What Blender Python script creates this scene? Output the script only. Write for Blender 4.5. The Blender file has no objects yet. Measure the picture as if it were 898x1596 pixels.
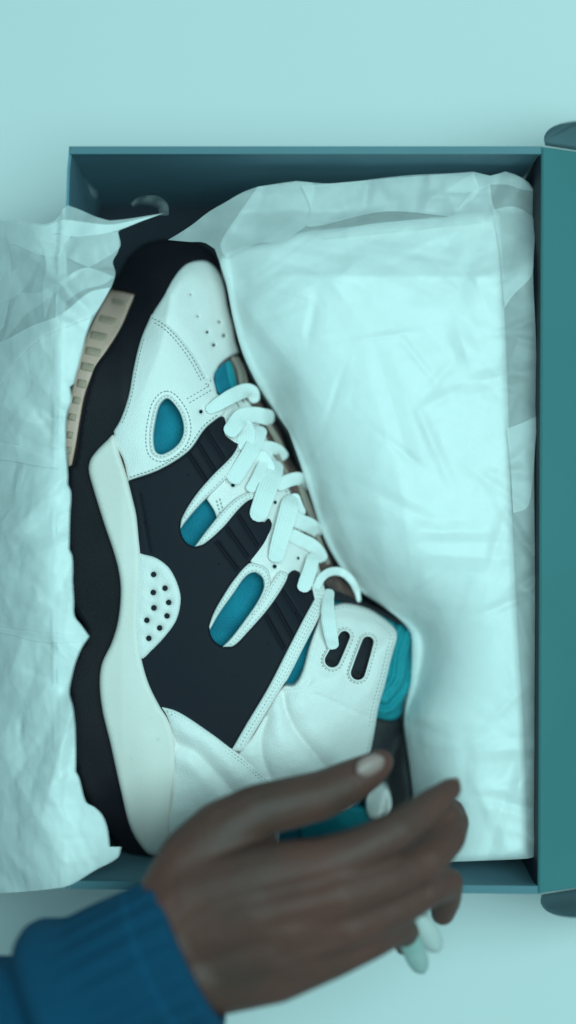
import bpy, bmesh, math, random
import numpy as np
from mathutils import Vector, Matrix
from mathutils.geometry import delaunay_2d_cdt

random.seed(7); np.random.seed(7)
C = bpy.context.scene.collection
ZC, F = 0.77, 2226.0            # camera height above the table, focal length in photo pixels

# ---------------------------------------------------------------- camera, light, exposure
sc = bpy.context.scene
cam = bpy.data.cameras.new('camera'); co = bpy.data.objects.new('camera', cam); C.objects.link(co)
co.location = (0, 0, ZC); sc.camera = co
cam.sensor_fit = 'VERTICAL'; cam.sensor_height = 24.0; cam.lens = 12.0*F/798.0
cam.clip_start = 0.02; cam.clip_end = 30
cam.dof.use_dof = True; cam.dof.focus_distance = 0.665; cam.dof.aperture_fstop = 0.95
w = bpy.data.worlds.new('World'); sc.world = w; w.use_nodes = True
w.node_tree.nodes['Background'].inputs[0].default_value = (0.40, 0.90, 1.0, 1)
w.node_tree.nodes['Background'].inputs[1].default_value = 0.24

def area(name, loc, target, size, power, col):
    l = bpy.data.lights.new(name, 'AREA'); l.shape = 'DISK'; l.size = size; l.energy = power; l.color = col
    o = bpy.data.objects.new(name, l); C.objects.link(o); o.location = loc
    o.rotation_euler = (Vector(target)-Vector(loc)).to_track_quat('-Z', 'Y').to_euler()
    return o
area('softbox_key', (0.26, 0.08, 1.30), (0, 0.0, 0.08), 0.95, 15.7, (0.535, 0.975, 0.98))
sc.view_settings.view_transform = 'Standard'; sc.view_settings.look = 'None'
sc.view_settings.exposure = 0.0; sc.view_settings.gamma = 1.0
sc.render.engine = 'CYCLES'
sc.cycles.transparent_max_bounces = 12; sc.cycles.max_bounces = 7

# ---------------------------------------------------------------- materials
def mat(name, col, rough=0.6, col2=None, nscale=60, bump=0.0, bscale=300, spec=0.4, coat=0.0, speck=None, mix=0.5, detail=4):
    m = bpy.data.materials.new(name); m.use_nodes = True
    nt = m.node_tree; N = nt.nodes; L = nt.links; b = N['Principled BSDF']
    b.inputs['Base Color'].default_value = (*col, 1); b.inputs['Roughness'].default_value = rough
    b.inputs['Specular IOR Level'].default_value = spec
    b.inputs['Coat Weight'].default_value = coat
    tc = N.new('ShaderNodeTexCoord')
    last = None
    if col2:
        n = N.new('ShaderNodeTexNoise'); n.inputs['Scale'].default_value = nscale; n.inputs['Detail'].default_value = 6
        r = N.new('ShaderNodeValToRGB'); r.color_ramp.elements[0].position = 0.38; r.color_ramp.elements[1].position = 0.66
        r.color_ramp.elements[0].color = (*col, 1); r.color_ramp.elements[1].color = (*col2, 1)
        L.new(tc.outputs['Object'], n.inputs['Vector']); L.new(n.outputs['Fac'], r.inputs['Fac'])
        last = r.outputs['Color']
    if speck:   # small scuffs and dirt
        n = N.new('ShaderNodeTexNoise'); n.inputs['Scale'].default_value = speck[1]; n.inputs['Detail'].default_value = 8
        n.inputs['Roughness'].default_value = 0.7
        r = N.new('ShaderNodeValToRGB'); r.color_ramp.elements[0].position = speck[2]; r.color_ramp.elements[1].position = speck[2]+0.09
        r.color_ramp.elements[0].color = (0, 0, 0, 1); r.color_ramp.elements[1].color = (speck[3],)*3+(1,)
        mx = N.new('ShaderNodeMix'); mx.data_type = 'RGBA'
        L.new(tc.outputs['Object'], n.inputs['Vector']); L.new(n.outputs['Fac'], r.inputs['Fac']); L.new(r.outputs['Color'], mx.inputs['Factor'])
        if last: L.new(last, mx.inputs['A'])
        else: mx.inputs['A'].default_value = (*col, 1)
        mx.inputs['B'].default_value = (*speck[0], 1); last = mx.outputs['Result']
    if last: L.new(last, b.inputs['Base Color'])
    if bump:
        n = N.new('ShaderNodeTexNoise'); n.inputs['Scale'].default_value = bscale; n.inputs['Detail'].default_value = detail
        bp = N.new('ShaderNodeBump'); bp.inputs['Strength'].default_value = bump; bp.inputs['Distance'].default_value = 0.001
        L.new(tc.outputs['Object'], n.inputs['Vector']); L.new(n.outputs['Fac'], bp.inputs['Height']); L.new(bp.outputs['Normal'], b.inputs['Normal'])
    return m

def leather(name, col, rough, dirt, strength=0.5):
    m = mat(name, col, rough, speck=(dirt, 45, 0.66, 0.35))
    nt = m.node_tree; N = nt.nodes; L = nt.links; b = N['Principled BSDF']
    tc = N.new('ShaderNodeTexCoord')
    v = N.new('ShaderNodeTexVoronoi'); v.feature = 'DISTANCE_TO_EDGE'; v.inputs['Scale'].default_value = 900
    n = N.new('ShaderNodeTexNoise'); n.inputs['Scale'].default_value = 90; n.inputs['Detail'].default_value = 6
    ad = N.new('ShaderNodeMath'); ad.operation = 'MULTIPLY_ADD'; ad.inputs[1].default_value = 0.5
    bp = N.new('ShaderNodeBump'); bp.inputs['Strength'].default_value = strength; bp.inputs['Distance'].default_value = 0.0006
    for q in (v, n): L.new(tc.outputs['Object'], q.inputs['Vector'])
    L.new(v.outputs['Distance'], ad.inputs[0]); L.new(n.outputs['Fac'], ad.inputs[2])
    L.new(ad.outputs[0], bp.inputs['Height']); L.new(bp.outputs['Normal'], b.inputs['Normal'])
    return m

def uvmat(name, col, kind, rough=0.85, strength=0.6, su=1.0, sv=1.0):
    """cloth with a weave or knit that follows the strand's own uv"""
    m = mat(name, col, rough, spec=0.2); nt = m.node_tree; N = nt.nodes; L = nt.links; b = N['Principled BSDF']
    uv = N.new('ShaderNodeTexCoord'); mp = N.new('ShaderNodeMapping'); mp.inputs['Scale'].default_value = (su, sv, 1)
    L.new(uv.outputs['UV'], mp.inputs['Vector'])
    w1 = N.new('ShaderNodeTexWave'); w1.bands_direction = 'DIAGONAL'; w1.inputs['Scale'].default_value = 1; w1.inputs['Distortion'].default_value = 1.2; w1.inputs['Detail Scale'].default_value = 2
    w2 = N.new('ShaderNodeTexWave'); w2.bands_direction = 'Y' ; w2.inputs['Scale'].default_value = 1; w2.inputs['Distortion'].default_value = 0.6
    L.new(mp.outputs[0], w1.inputs['Vector']); L.new(mp.outputs[0], w2.inputs['Vector'])
    a = N.new('ShaderNodeMath'); a.operation = 'ADD'; L.new(w1.outputs['Fac'], a.inputs[0]); L.new(w2.outputs['Fac'], a.inputs[1])
    bp = N.new('ShaderNodeBump'); bp.inputs['Strength'].default_value = strength; bp.inputs['Distance'].default_value = 0.0006
    L.new(a.outputs[0], bp.inputs['Height']); L.new(bp.outputs['Normal'], b.inputs['Normal'])
    return m

def tissue_mat(name, alpha, col=(0.97, 0.96, 0.95), trans=0.16, crease=0.2):
    m = bpy.data.materials.new(name); m.use_nodes = True
    nt = m.node_tree; N = nt.nodes; L = nt.links; N.clear()
    out = N.new('ShaderNodeOutputMaterial'); d = N.new('ShaderNodeBsdfDiffuse'); t = N.new('ShaderNodeBsdfTranslucent'); tr = N.new('ShaderNodeBsdfTransparent')
    gl = N.new('ShaderNodeBsdfGlossy'); gl.inputs['Roughness'].default_value = 0.42
    d.inputs['Color'].default_value = (*col, 1); t.inputs['Color'].default_value = (*col, 1)
    m1 = N.new('ShaderNodeMixShader'); m1.inputs[0].default_value = trans
    m2 = N.new('ShaderNodeMixShader'); m3 = N.new('ShaderNodeMixShader'); m3.inputs[0].default_value = 0.05
    tc = N.new('ShaderNodeTexCoord')
    n = N.new('ShaderNodeTexNoise'); n.inputs['Scale'].default_value = 90; n.inputs['Detail'].default_value = 3
    mr = N.new('ShaderNodeMapRange'); mr.inputs['From Min'].default_value = 0.3; mr.inputs['From Max'].default_value = 0.7
    mr.inputs['To Min'].default_value = alpha-0.02; mr.inputs['To Max'].default_value = min(1, alpha+0.02)
    L.new(tc.outputs['Object'], n.inputs['Vector']); L.new(n.outputs['Fac'], mr.inputs['Value'])
    n2 = N.new('ShaderNodeTexNoise'); n2.inputs['Scale'].default_value = 22; n2.inputs['Detail'].default_value = 3
    L.new(tc.outputs['Object'], n2.inputs['Vector'])
    mxv = N.new('ShaderNodeMix'); mxv.data_type = 'VECTOR'; mxv.inputs['Factor'].default_value = 0.05
    L.new(tc.outputs['Object'], mxv.inputs[4]); L.new(n2.outputs['Color'], mxv.inputs[5])
    prev = None
    for sc_v, k_ in ((20, 1.0), (47, 0.45), (110, 0.2)):
        v = N.new('ShaderNodeTexVoronoi'); v.feature = 'F1'; v.distance = 'MINKOWSKI'; v.inputs['Exponent'].default_value = 1.3; v.inputs['Scale'].default_value = sc_v
        L.new(mxv.outputs[1], v.inputs['Vector'])
        mm = N.new('ShaderNodeMath'); mm.operation = 'MULTIPLY_ADD'; mm.inputs[1].default_value = k_; mm.inputs[2].default_value = 0
        L.new(v.outputs['Distance'], mm.inputs[0])
        if prev: L.new(prev, mm.inputs[2])
        prev = mm.outputs[0]
    bp = N.new('ShaderNodeBump'); bp.inputs['Strength'].default_value = crease; bp.inputs['Distance'].default_value = 0.004
    L.new(prev, bp.inputs['Height'])
    for q in (d, t, gl): L.new(bp.outputs['Normal'], q.inputs['Normal'])
    L.new(d.outputs[0], m1.inputs[1]); L.new(t.outputs[0], m1.inputs[2])
    L.new(m1.outputs[0], m3.inputs[1]); L.new(gl.outputs[0], m3.inputs[2])
    L.new(mr.outputs[0], m2.inputs[0]); L.new(tr.outputs[0], m2.inputs[1]); L.new(m3.outputs[0], m2.inputs[2])
    L.new(m2.outputs[0], out.inputs['Surface'])
    return m

M = dict(
    table=mat('table_paint', (0.77, 0.755, 0.75), 0.75, col2=(0.755, 0.745, 0.74), nscale=3, bump=0.03, bscale=900, spec=0.15),
    card=mat('box_card', (0.085, 0.180, 0.215), 0.5, col2=(0.08, 0.17, 0.205), nscale=20, bump=0.08, bscale=1400, spec=0.35),
    card_shaded=mat('box_card_shaded', (0.018, 0.022, 0.034), 0.6, bump=0.08, bscale=1400, spec=0.2),  # darker copy of the box card, shade of floor and right wall painted in
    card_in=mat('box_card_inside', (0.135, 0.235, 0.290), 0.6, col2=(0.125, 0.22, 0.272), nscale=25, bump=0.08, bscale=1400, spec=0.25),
    edge=mat('box_cut_edge', (0.20, 0.37, 0.42), 0.7, bump=0.2, bscale=1500),
    lid=mat('lid_card', (0.060, 0.185, 0.192), 0.55, col2=(0.056, 0.172, 0.180), nscale=14, bump=0.10, bscale=1200, spec=0.3),
    white=leather('white_leather', (0.87, 0.785, 0.76), 0.48, (0.45, 0.34, 0.26), 0.8),
    rubber_w=mat('white_midsole_rubber', (0.87, 0.75, 0.70), 0.55, col2=(0.83, 0.71, 0.66), nscale=35, bump=0.12, bscale=1500, speck=((0.42, 0.30, 0.22), 60, 0.64, 0.5)),
    black=leather('black_nubuck', (0.011, 0.010, 0.016), 0.72, (0.025, 0.02, 0.03), 0.35),
    rubber_b=mat('black_rubber', (0.009, 0.007, 0.011), 0.6, col2=(0.015, 0.011, 0.016), nscale=30, bump=0.15, bscale=1200, speck=((0.10, 0.06, 0.05), 80, 0.68, 0.5)),
    teal=mat('teal_mesh_lining', (0.012, 0.225, 0.31), 0.8, col2=(0.010, 0.17, 0.25), nscale=70, bump=0.9, bscale=1100, spec=0.2),
    collar=mat('bright_teal_lining', (0.012, 0.27, 0.32), 0.7, col2=(0.01, 0.23, 0.28), nscale=50, bump=0.5, bscale=900, spec=0.3),
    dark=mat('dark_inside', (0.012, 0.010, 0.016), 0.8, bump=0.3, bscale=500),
    thread=mat('grey_thread', (0.33, 0.33, 0.33), 0.9, spec=0.1),
    tan=mat('tan_gum_rubber', (0.74, 0.44, 0.36), 0.6, col2=(0.66, 0.39, 0.31), nscale=60, bump=0.3, bscale=700),
    tan2=mat('darker_gum_lug', (0.50, 0.33, 0.25), 0.7, col2=(0.42, 0.28, 0.21), nscale=120, bump=0.3, bscale=700),  # lugs a darker tan than the tread around them
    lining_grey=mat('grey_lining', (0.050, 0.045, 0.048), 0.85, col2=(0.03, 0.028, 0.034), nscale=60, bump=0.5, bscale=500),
    tongue=mat('tongue_fabric', (0.16, 0.085, 0.07), 0.85, col2=(0.05, 0.03, 0.035), nscale=80, bump=0.8, bscale=500),
    lace=uvmat('woven_lace', (0.88, 0.86, 0.84), 'weave', su=42, sv=2.3, strength=0.32),
    lace_old=uvmat('tan_brown_lace', (0.34, 0.26, 0.22), 'weave', su=42, sv=2.3, strength=0.32),
    skin=mat('skin', (0.128, 0.045, 0.035), 0.55, col2=(0.085, 0.040, 0.031), nscale=22, bump=0.0, spec=0.30),
    nail=mat('pale_nail', (0.50, 0.50, 0.48), 0.45, spec=0.5),
    skin_nail=mat('thumb_nail', (0.36, 0.22, 0.20), 0.45, spec=0.5),
    nail_g=mat('green_nail', (0.26, 0.36, 0.33), 0.45, col2=(0.36, 0.42, 0.40), nscale=90, spec=0.5),
    knit=uvmat('blue_knit', (0.009, 0.112, 0.225), 'knit', su=260, sv=44, strength=0.8),
)
M['black'].node_tree.nodes['Principled BSDF'].inputs['Specular IOR Level'].default_value = 0.22
M['rubber_b'].node_tree.nodes['Principled BSDF'].inputs['Specular IOR Level'].default_value = 0.28
M['skin'].node_tree.nodes['Principled BSDF'].inputs['Subsurface Weight'].default_value = 0.08
M['black'].node_tree.nodes['Principled BSDF'].inputs['Specular IOR Level'].default_value = 0.22
M['rubber_b'].node_tree.nodes['Principled BSDF'].inputs['Specular IOR Level'].default_value = 0.28
M['skin'].node_tree.nodes['Principled BSDF'].inputs['Subsurface Radius'].default_value = (0.004, 0.002, 0.001)

def skin_relief(m):
    nt = m.node_tree; N = nt.nodes; L = nt.links; b = N['Principled BSDF']; tc = N.new('ShaderNodeTexCoord')
    v = N.new('ShaderNodeTexVoronoi'); v.feature = 'DISTANCE_TO_EDGE'; v.inputs['Scale'].default_value = 620
    v2 = N.new('ShaderNodeTexNoise'); v2.inputs['Scale'].default_value = 130; v2.inputs['Detail'].default_value = 9
    mp = N.new('ShaderNodeMapping'); mp.inputs['Rotation'].default_value = (0, 0, 0.45); mp.inputs['Scale'].default_value = (1, 0.45, 1)
    L.new(tc.outputs['Object'], mp.inputs['Vector'])
    for q in (v, v2): L.new(mp.outputs[0], q.inputs['Vector'])
    a = N.new('ShaderNodeMath'); a.operation = 'MULTIPLY_ADD'; a.inputs[1].default_value = 0.7
    bp = N.new('ShaderNodeBump'); bp.inputs['Strength'].default_value = 0.6; bp.inputs['Distance'].default_value = 0.0008
    L.new(v.outputs['Distance'], a.inputs[0]); L.new(v2.outputs['Fac'], a.inputs[2]); L.new(a.outputs[0], bp.inputs['Height']); L.new(bp.outputs['Normal'], b.inputs['Normal'])
skin_relief(M['skin'])

# ---------------------------------------------------------------- helpers
def P(px, py, z):
    k = (ZC-z)/F
    return ((px-449)*k, -(py-798)*k, z)

def link(name, verts, faces, m, parent=None, smooth=True, uvs=None):
    me = bpy.data.meshes.new(name); me.from_pydata([tuple(map(float, v)) for v in verts], [], [tuple(int(i) for i in f) for f in faces])
    me.materials.append(m); me.update()
    if smooth: me.polygons.foreach_set('use_smooth', [True]*len(me.polygons))
    if uvs is not None:
        ul = me.uv_layers.new(name='UVMap')
        for lp in me.loops: ul.data[lp.index].uv = uvs[lp.vertex_index]
    o = bpy.data.objects.new(name, me); C.objects.link(o)
    if parent: o.parent = parent
    return o

def root(name, label, cat, loc=(0, 0, 0)):
    o = bpy.data.objects.new(name, None); C.objects.link(o); o.location = (0, 0, 0)
    o['label'] = label; o['category'] = cat; o.empty_display_size = 0.02
    return o

def spline(pts, step=3.0, closed=True):
    """Catmull-Rom through the points; a point repeated as (x,y,1) is a hard corner"""
    P_ = [np.array(p[:2], float) for p in pts]; K = [len(p) > 2 for p in pts]
    n = len(P_); out = []
    rng = range(n) if closed else range(n-1)
    for i in rng:
        p1, p2 = P_[i], P_[(i+1) % n]
        p0 = P_[(i-1) % n] if (closed or i > 0) else 2*p1-p2
        p3 = P_[(i+2) % n] if (closed or i+2 < n) else 2*p2-p1
        d = np.linalg.norm(p2-p1)
        t1 = (p2-p0)/max(np.linalg.norm(p2-p1)+np.linalg.norm(p1-p0), 1e-6)*d
        t2 = (p3-p1)/max(np.linalg.norm(p3-p2)+np.linalg.norm(p2-p1), 1e-6)*d
        if K[i]: t1 = p2-p1
        if K[(i+1) % n]: t2 = p2-p1
        m = max(1, int(round(d/step)))
        for k in range(m):
            t = k/m; h = (2*t**3-3*t**2+1, t**3-2*t**2+t, -2*t**3+3*t**2, t**3-t**2)
            out.append(h[0]*p1+h[1]*t1+h[2]*p2+h[3]*t2)
    if not closed: out.append(P_[-1])
    return np.array(out)

def dist(q, poly, closed=True):
    q = np.asarray(q, float); a = poly; b = np.roll(poly, -1, 0)
    if not closed: a, b = a[:-1], b[:-1]
    ab = b-a; L2 = (ab**2).sum(1)+1e-9; best = np.full(len(q), 1e9)
    for s in range(0, len(q), 4000):
        qq = q[s:s+4000]
        t = np.clip(((qq[:, None]-a[None])*ab).sum(2)/L2, 0, 1)
        d = np.linalg.norm(qq[:, None]-(a[None]+t[..., None]*ab[None]), axis=2)
        best[s:s+4000] = d.min(1)
    return best

def inside(q, poly):
    x, y = q[:, 0], q[:, 1]; c = np.zeros(len(q), bool); n = len(poly)
    for i in range(n):
        x1, y1 = poly[i]; x2, y2 = poly[(i+1) % n]
        if y1 == y2: continue
        m = ((y1 > y) != (y2 > y)) & (x < (x2-x1)*(y-y1)/(y2-y1)+x1)
        c ^= m
    return c

def inset(poly, d):
    t = np.roll(poly, -1, 0)-np.roll(poly, 1, 0); t /= np.linalg.norm(t, axis=1)[:, None]+1e-9
    area = 0.5*np.sum(poly[:, 0]*np.roll(poly[:, 1], -1)-np.roll(poly[:, 0], -1)*poly[:, 1])
    n = np.stack([-t[:, 1], t[:, 0]], 1)*(1 if area > 0 else -1)
    return poly+n*d

def tri(outer, holes=(), space=4.0, extra=None, rings=(1.5, 4.0)):
    loops = [outer]+list(holes); pts = []; edges = []
    for lp in loops:
        b = len(pts); pts += list(lp); edges += [(b+i, b+(i+1) % len(lp)) for i in range(len(lp))]
    cand = []
    for r in rings:
        for j, lp in enumerate(loops):
            cand.append(inset(lp, r if j == 0 else -r))
    x0, y0 = outer.min(0); x1, y1 = outer.max(0)
    gx, gy = np.meshgrid(np.arange(x0, x1, space), np.arange(y0, y1, space*0.87)); gx = gx+(np.arange(gx.shape[0])[:, None] % 2)*space/2
    g = np.stack([gx.ravel(), gy.ravel()], 1)
    def ok(q, dm):
        m = inside(q, outer)
        for h in holes: m &= ~inside(q, h)
        q = q[m]
        if not len(q): return q
        d = dist(q, outer)
        for h in holes: d = np.minimum(d, dist(q, h))
        return q[d > dm]
    keep = []
    for r_i, r in enumerate(rings):
        for q in cand[r_i*len(loops):(r_i+1)*len(loops)]:
            keep.append(ok(q, r*0.93))
    if extra is not None and len(extra): 
        ex = ok(extra, 1.0); keep.append(ex)
    else: ex = None
    gk = ok(g, (rings[-1] if rings else 0)+space*0.45)
    if ex is not None and len(ex) and len(gk):
        dm = np.full(len(gk), 1e9)
        for s in range(0, len(gk), 2000):
            dm[s:s+2000] = np.linalg.norm(gk[s:s+2000][:, None]-ex[None], axis=2).min(1)
        gk = gk[dm > space*0.5]
    keep.append(gk)
    allp = np.concatenate([np.array(pts)]+[k for k in keep if len(k)])
    r = delaunay_2d_cdt([Vector((p[0], p[1])) for p in allp], edges, [], 0, 1e-4)
    v = np.array([(p.x, p.y) for p in r[0]]); f = np.array([t for t in r[2] if len(t) == 3])
    c = v[f].mean(1); m = inside(c, outer)
    for h in holes: m &= ~inside(c, h)
    return v, f[m]

def noise2(q, sc_, seed=0):
    """cheap smooth value noise"""
    from mathutils import noise
    return np.array([noise.noise(Vector((a/sc_, b/sc_, seed*7.3))) for a, b in q])

def sheet_from(v, f, z, name, m, parent, skirt=None, uv=False):
    """3D mesh from pixel-plane triangles with heights; a skirt closes the edge downwards"""
    V = [P(a, b, c) for (a, b), c in zip(v, z)]
    # orientation: pixel y runs down, so flip
    A = V[f[0][0]]; 
    faces = []
    for t in f:
        a, b, c = (V[i] for i in t)
        cr = (b[0]-a[0])*(c[1]-a[1])-(b[1]-a[1])*(c[0]-a[0])
        faces.append(tuple(t) if cr > 0 else (t[0], t[2], t[1]))
    if skirt is not None:
        ed = {}
        for t in faces:
            for i in range(3):
                e = (t[i], t[(i+1) % 3]); ed[e] = 1
        bd = [e for e in ed if (e[1], e[0]) not in ed]
        low = {}
        for a, b in bd:
            for q in (a, b):
                if q not in low:
                    low[q] = len(V); x, y, zz = V[q]
                    zl = skirt if skirt > 0 else zz+skirt
                    V.append((x, y, min(zl, zz-0.0002)))
        for a, b in bd: faces.append((b, a, low[a], low[b]))
    return link(name, V, faces, m, parent)

# ---------------------------------------------------------------- table
s = 2.0
link('tabletop', [(-s, -s, 0), (s, -s, 0), (s, s, 0), (-s, s, 0)], [(0, 1, 2, 3)], M['table'], smooth=False)['kind'] = 'structure'

# ---------------------------------------------------------------- shoe box
RZ = 0.12
box = root('shoe_box', 'open dark teal cardboard shoe box lying on the white table', 'box')

def wall(name, outer, inner, z0, z1, m, m_edge, bot_out=None, bot_in=None):
    """outer and inner rim polylines in the rim plane, straight down to the floor"""
    n = len(outer)
    O = [P(*p, z1) for p in outer]; I = [P(*p, z1) for p in inner]
    bo = bot_out or [(0, 0)]*n; bi = bot_in or bo
    V = []; nz = 8
    for k in range(nz+1):
        t = k/nz; z = z1+(z0-z1)*t
        for i in range(n): V.append((O[i][0]+bo[i][0]*t, O[i][1]+bo[i][1]*t, z))
        for i in range(n): V.append((I[i][0]+bi[i][0]*t, I[i][1]+bi[i][1]*t, z))
    Fc = []
    row = 2*n
    for k in range(nz):
        for i in range(n-1):
            a = k*row+i
            Fc.append((a, a+1, a+1+row, a+row)); a += n; Fc.append((a+1, a, a+row, a+1+row))
        for i in (0, n-1):
            a = k*row+i; b = a+n
            Fc.append((a, a+row, b+row, b) if i == 0 else (b, b+row, a+row, a))
    for i in range(n-1): Fc.append((i, n+i, n+i+1, i+1)); q = nz*row; Fc.append((q+i, q+i+1, q+n+i+1, q+n+i))
    o = link(name, V, Fc, m, box, smooth=False)
    bm = bmesh.new(); bm.from_mesh(o.data); bmesh.ops.recalc_face_normals(bm, faces=bm.faces); bm.to_mesh(o.data); bm.free()
    return o
# far wall (top of the picture)
tx = np.linspace(109.5, 843.5, 20)
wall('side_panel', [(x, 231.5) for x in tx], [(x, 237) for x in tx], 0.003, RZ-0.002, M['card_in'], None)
wall('rolled_rim', [(x, 228) for x in np.linspace(108, 845, 20)], [(x, 240) for x in np.linspace(108, 845, 20)], RZ-0.004, RZ, M['card'], None)
# near wall (bottom of the picture)
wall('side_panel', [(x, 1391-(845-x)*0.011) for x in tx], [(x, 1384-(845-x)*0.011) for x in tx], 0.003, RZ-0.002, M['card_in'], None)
wall('rolled_rim', [(x, 1393.5-(845-x)*0.011) for x in tx], [(x, 1381-(845-x)*0.011) for x in tx], RZ-0.004, RZ, M['card'], None)
# left wall bows outwards where the paper and the shoe press on it
lw = spline([(109.5, 229), (106, 262), (104, 320), (98, 395), (94, 500), (91, 650), (89, 800), (89, 1000), (93, 1200), (98, 1310), (101.5, 1385)], 30, False)
bo = [(-0.004*math.sin(math.pi*min(1, max(0, (p[1]-228)/1160)))-0.0035, 0) for p in lw]
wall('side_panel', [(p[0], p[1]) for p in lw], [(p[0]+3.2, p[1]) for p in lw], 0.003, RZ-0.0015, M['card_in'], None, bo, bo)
wall('rolled_rim', [(p[0]-1.6, p[1]) for p in lw], [(p[0]-0.1, p[1]) for p in lw], RZ-0.03, RZ, M['edge'], None, bo, bo)
# right wall under the hinge, its shade painted in with the darker card
ry = np.linspace(229, 1392, 20)
wall('side_panel', [(844+(838-844)*(y-229)/1163+2.5, y) for y in ry], [(844+(838-844)*(y-229)/1163-1, y) for y in ry], 0.003, RZ-0.001, M['card_shaded'], None, [(0.004, 0)]*20, [(0.004, 0)]*20)
V = [(-0.115, -0.176, 0.002), (0.121, -0.176, 0.002), (0.121, 0.17, 0.002), (-0.115, 0.17, 0.002)]
link('floor_panel', V+[(a, b, 0.0045) for a, b, c in V], [(0, 3, 2, 1), (4, 5, 6, 7), (0, 1, 5, 4), (1, 2, 6, 5), (2, 3, 7, 6), (3, 0, 4, 7)], M['card_shaded'], box, smooth=False)

# lid: hinged on the right wall, folded open and down to the table
lid = bpy.data.objects.new('lid', None); C.objects.link(lid); lid.parent = box
def plate(name, pts3, m, parent, th=0.0016, bev=0.0004):
    pts3 = [Vector(p) for p in pts3]; nrm = (pts3[1]-pts3[0]).cross(pts3[2]-pts3[0]).normalized()
    if nrm.z < 0: pts3 = pts3[::-1]; nrm = -nrm
    bm = bmesh.new(); vs = [bm.verts.new(p) for p in pts3]; f = bm.faces.new(vs)
    r = bmesh.ops.extrude_face_region(bm, geom=[f])
    for e in [x for x in r['geom'] if isinstance(x, bmesh.types.BMVert)]: e.co -= nrm*th
    bmesh.ops.recalc_face_normals(bm, faces=bm.faces)
    if bev: bmesh.ops.bevel(bm, geom=[e for e in bm.edges if e.calc_face_angle(0) > 0.9], offset=bev, segments=2, affect='EDGES')
    me = bpy.data.meshes.new(name); bm.to_mesh(me); bm.free(); me.materials.append(m)
    o = bpy.data.objects.new(name, me); C.objects.link(o); o.parent = parent
    return o
h0 = Vector(P(846, 228.5, RZ+0.001)); h1 = Vector(P(840.5, 1392.5, RZ+0.001))
W = 0.215; dz = -0.100
lx = math.sqrt(W*W-dz*dz)
def lp(t, u):   # t along the hinge, u across the lid in metres
    a = h0.lerp(h1, t); return a+Vector((lx*u/W, 0, dz*u/W))
plate('lid_panel', [lp(0, 0), lp(1, 0), lp(1, W), lp(0, W)], M['lid'], lid)
def flap(t, sgn, drop):
    base = lp(t, 0.0015); pts = []
    R = 0.028; H = 0.046
    prof = [(0.0, 0.0)]
    for k in range(13):
        a = k/12*math.pi/2
        prof.append((R*1.9*(1-math.cos(a)), H*0.62*math.sin(a)))
    prof += [(0.09, H*0.80), (0.16, H*0.80), (0.185, H*0.7), (0.2, 0)]
    for u, v in prof:
        p = lp(t, u+0.0015); pts.append(p+Vector((0, sgn*(v+0.0006), -drop*v)))
    return plate('tuck_flap', pts, M['card'], lid, 0.0012, 0.0002)
flap(0, 1, 1.5); flap(1, -1, 1.5)

# ---------------------------------------------------------------- the shoe
shoe = root('high_top_sneaker', 'white, black and teal high top basketball shoe lying on its side in the box', 'shoe')
fall = spline([(168, 455), (187, 423), (200, 400), (227, 381), (262, 373), (300, 374), (334, 396), (354, 445), (368, 520), (379, 560), (404, 610), (434, 650), (455, 705), (488, 750),
    (508, 822), (528, 880), (560, 925), (597, 950), (645, 975), (652, 1060), (634, 1120), (606, 1190), (596, 1260), (560, 1325), (450, 1345), (230, 1345), (190, 1330)], 5, False)
def H(q):
    q = np.asarray(q, float); d = dist(q, fall, False)
    h = 0.064+0.042*(1-np.exp(-(d/62.0)**1.15))
    # the sole edge stands a little lower than the crown of the upper
    h += 0.0035*np.exp(-((q[:, 0]-300)/120)**2-((q[:, 1]-850)/330)**2)
    h -= 0.004*np.clip((190-q[:, 0])/90, 0, 1)
    return h

NP_ = {}
def panel(name, outline, m, off, er=2.6, erd=0.0012, skirt=-0.003, holes=(), space=4.0, puff=0.0, pw=18, grooves=(), extra_h=None, parent=None, step=3.0, rings=None):
    o = spline(outline, step) if not isinstance(outline, np.ndarray) else outline
    hs = [spline(h, 2.0) if not isinstance(h, np.ndarray) else h for h in holes]
    ex = []
    for g in grooves:
        a, b, wd, dp = np.array(g[0], float), np.array(g[1], float), g[2], g[3]
        L = np.linalg.norm(b-a); t = (b-a)/L; nn = np.array([-t[1], t[0]])
        for k in np.arange(0, L, 2.5):
            for s_ in (-1.6, -0.8, 0, 0.8, 1.6): ex.append(a+t*k+nn*s_*wd)
    v, f = tri(o, hs, space, np.array(ex) if ex else None, rings if rings is not None else (er*0.3, er))
    d = dist(v, o)
    for h in hs: d = np.minimum(d, dist(v, h))
    z = H(v)+off
    t = np.clip(d/er, 0, 1); z -= erd*(1-np.sqrt(np.clip(1-(1-t)**2, 0, 1)))
    if puff: z += puff*(1-np.exp(-(d/pw)**1.5))
    for g in grooves:
        a, b, wd, dp = np.array(g[0], float), np.array(g[1], float), g[2], g[3]
        dd = dist(v, np.array([a, b]), False); z -= dp*np.exp(-(dd/wd)**2)
    if extra_h: z += extra_h(v, d)
    ob = sheet_from(v, f, z, name, m, parent or shoe, skirt)
    return ob, o

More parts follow.
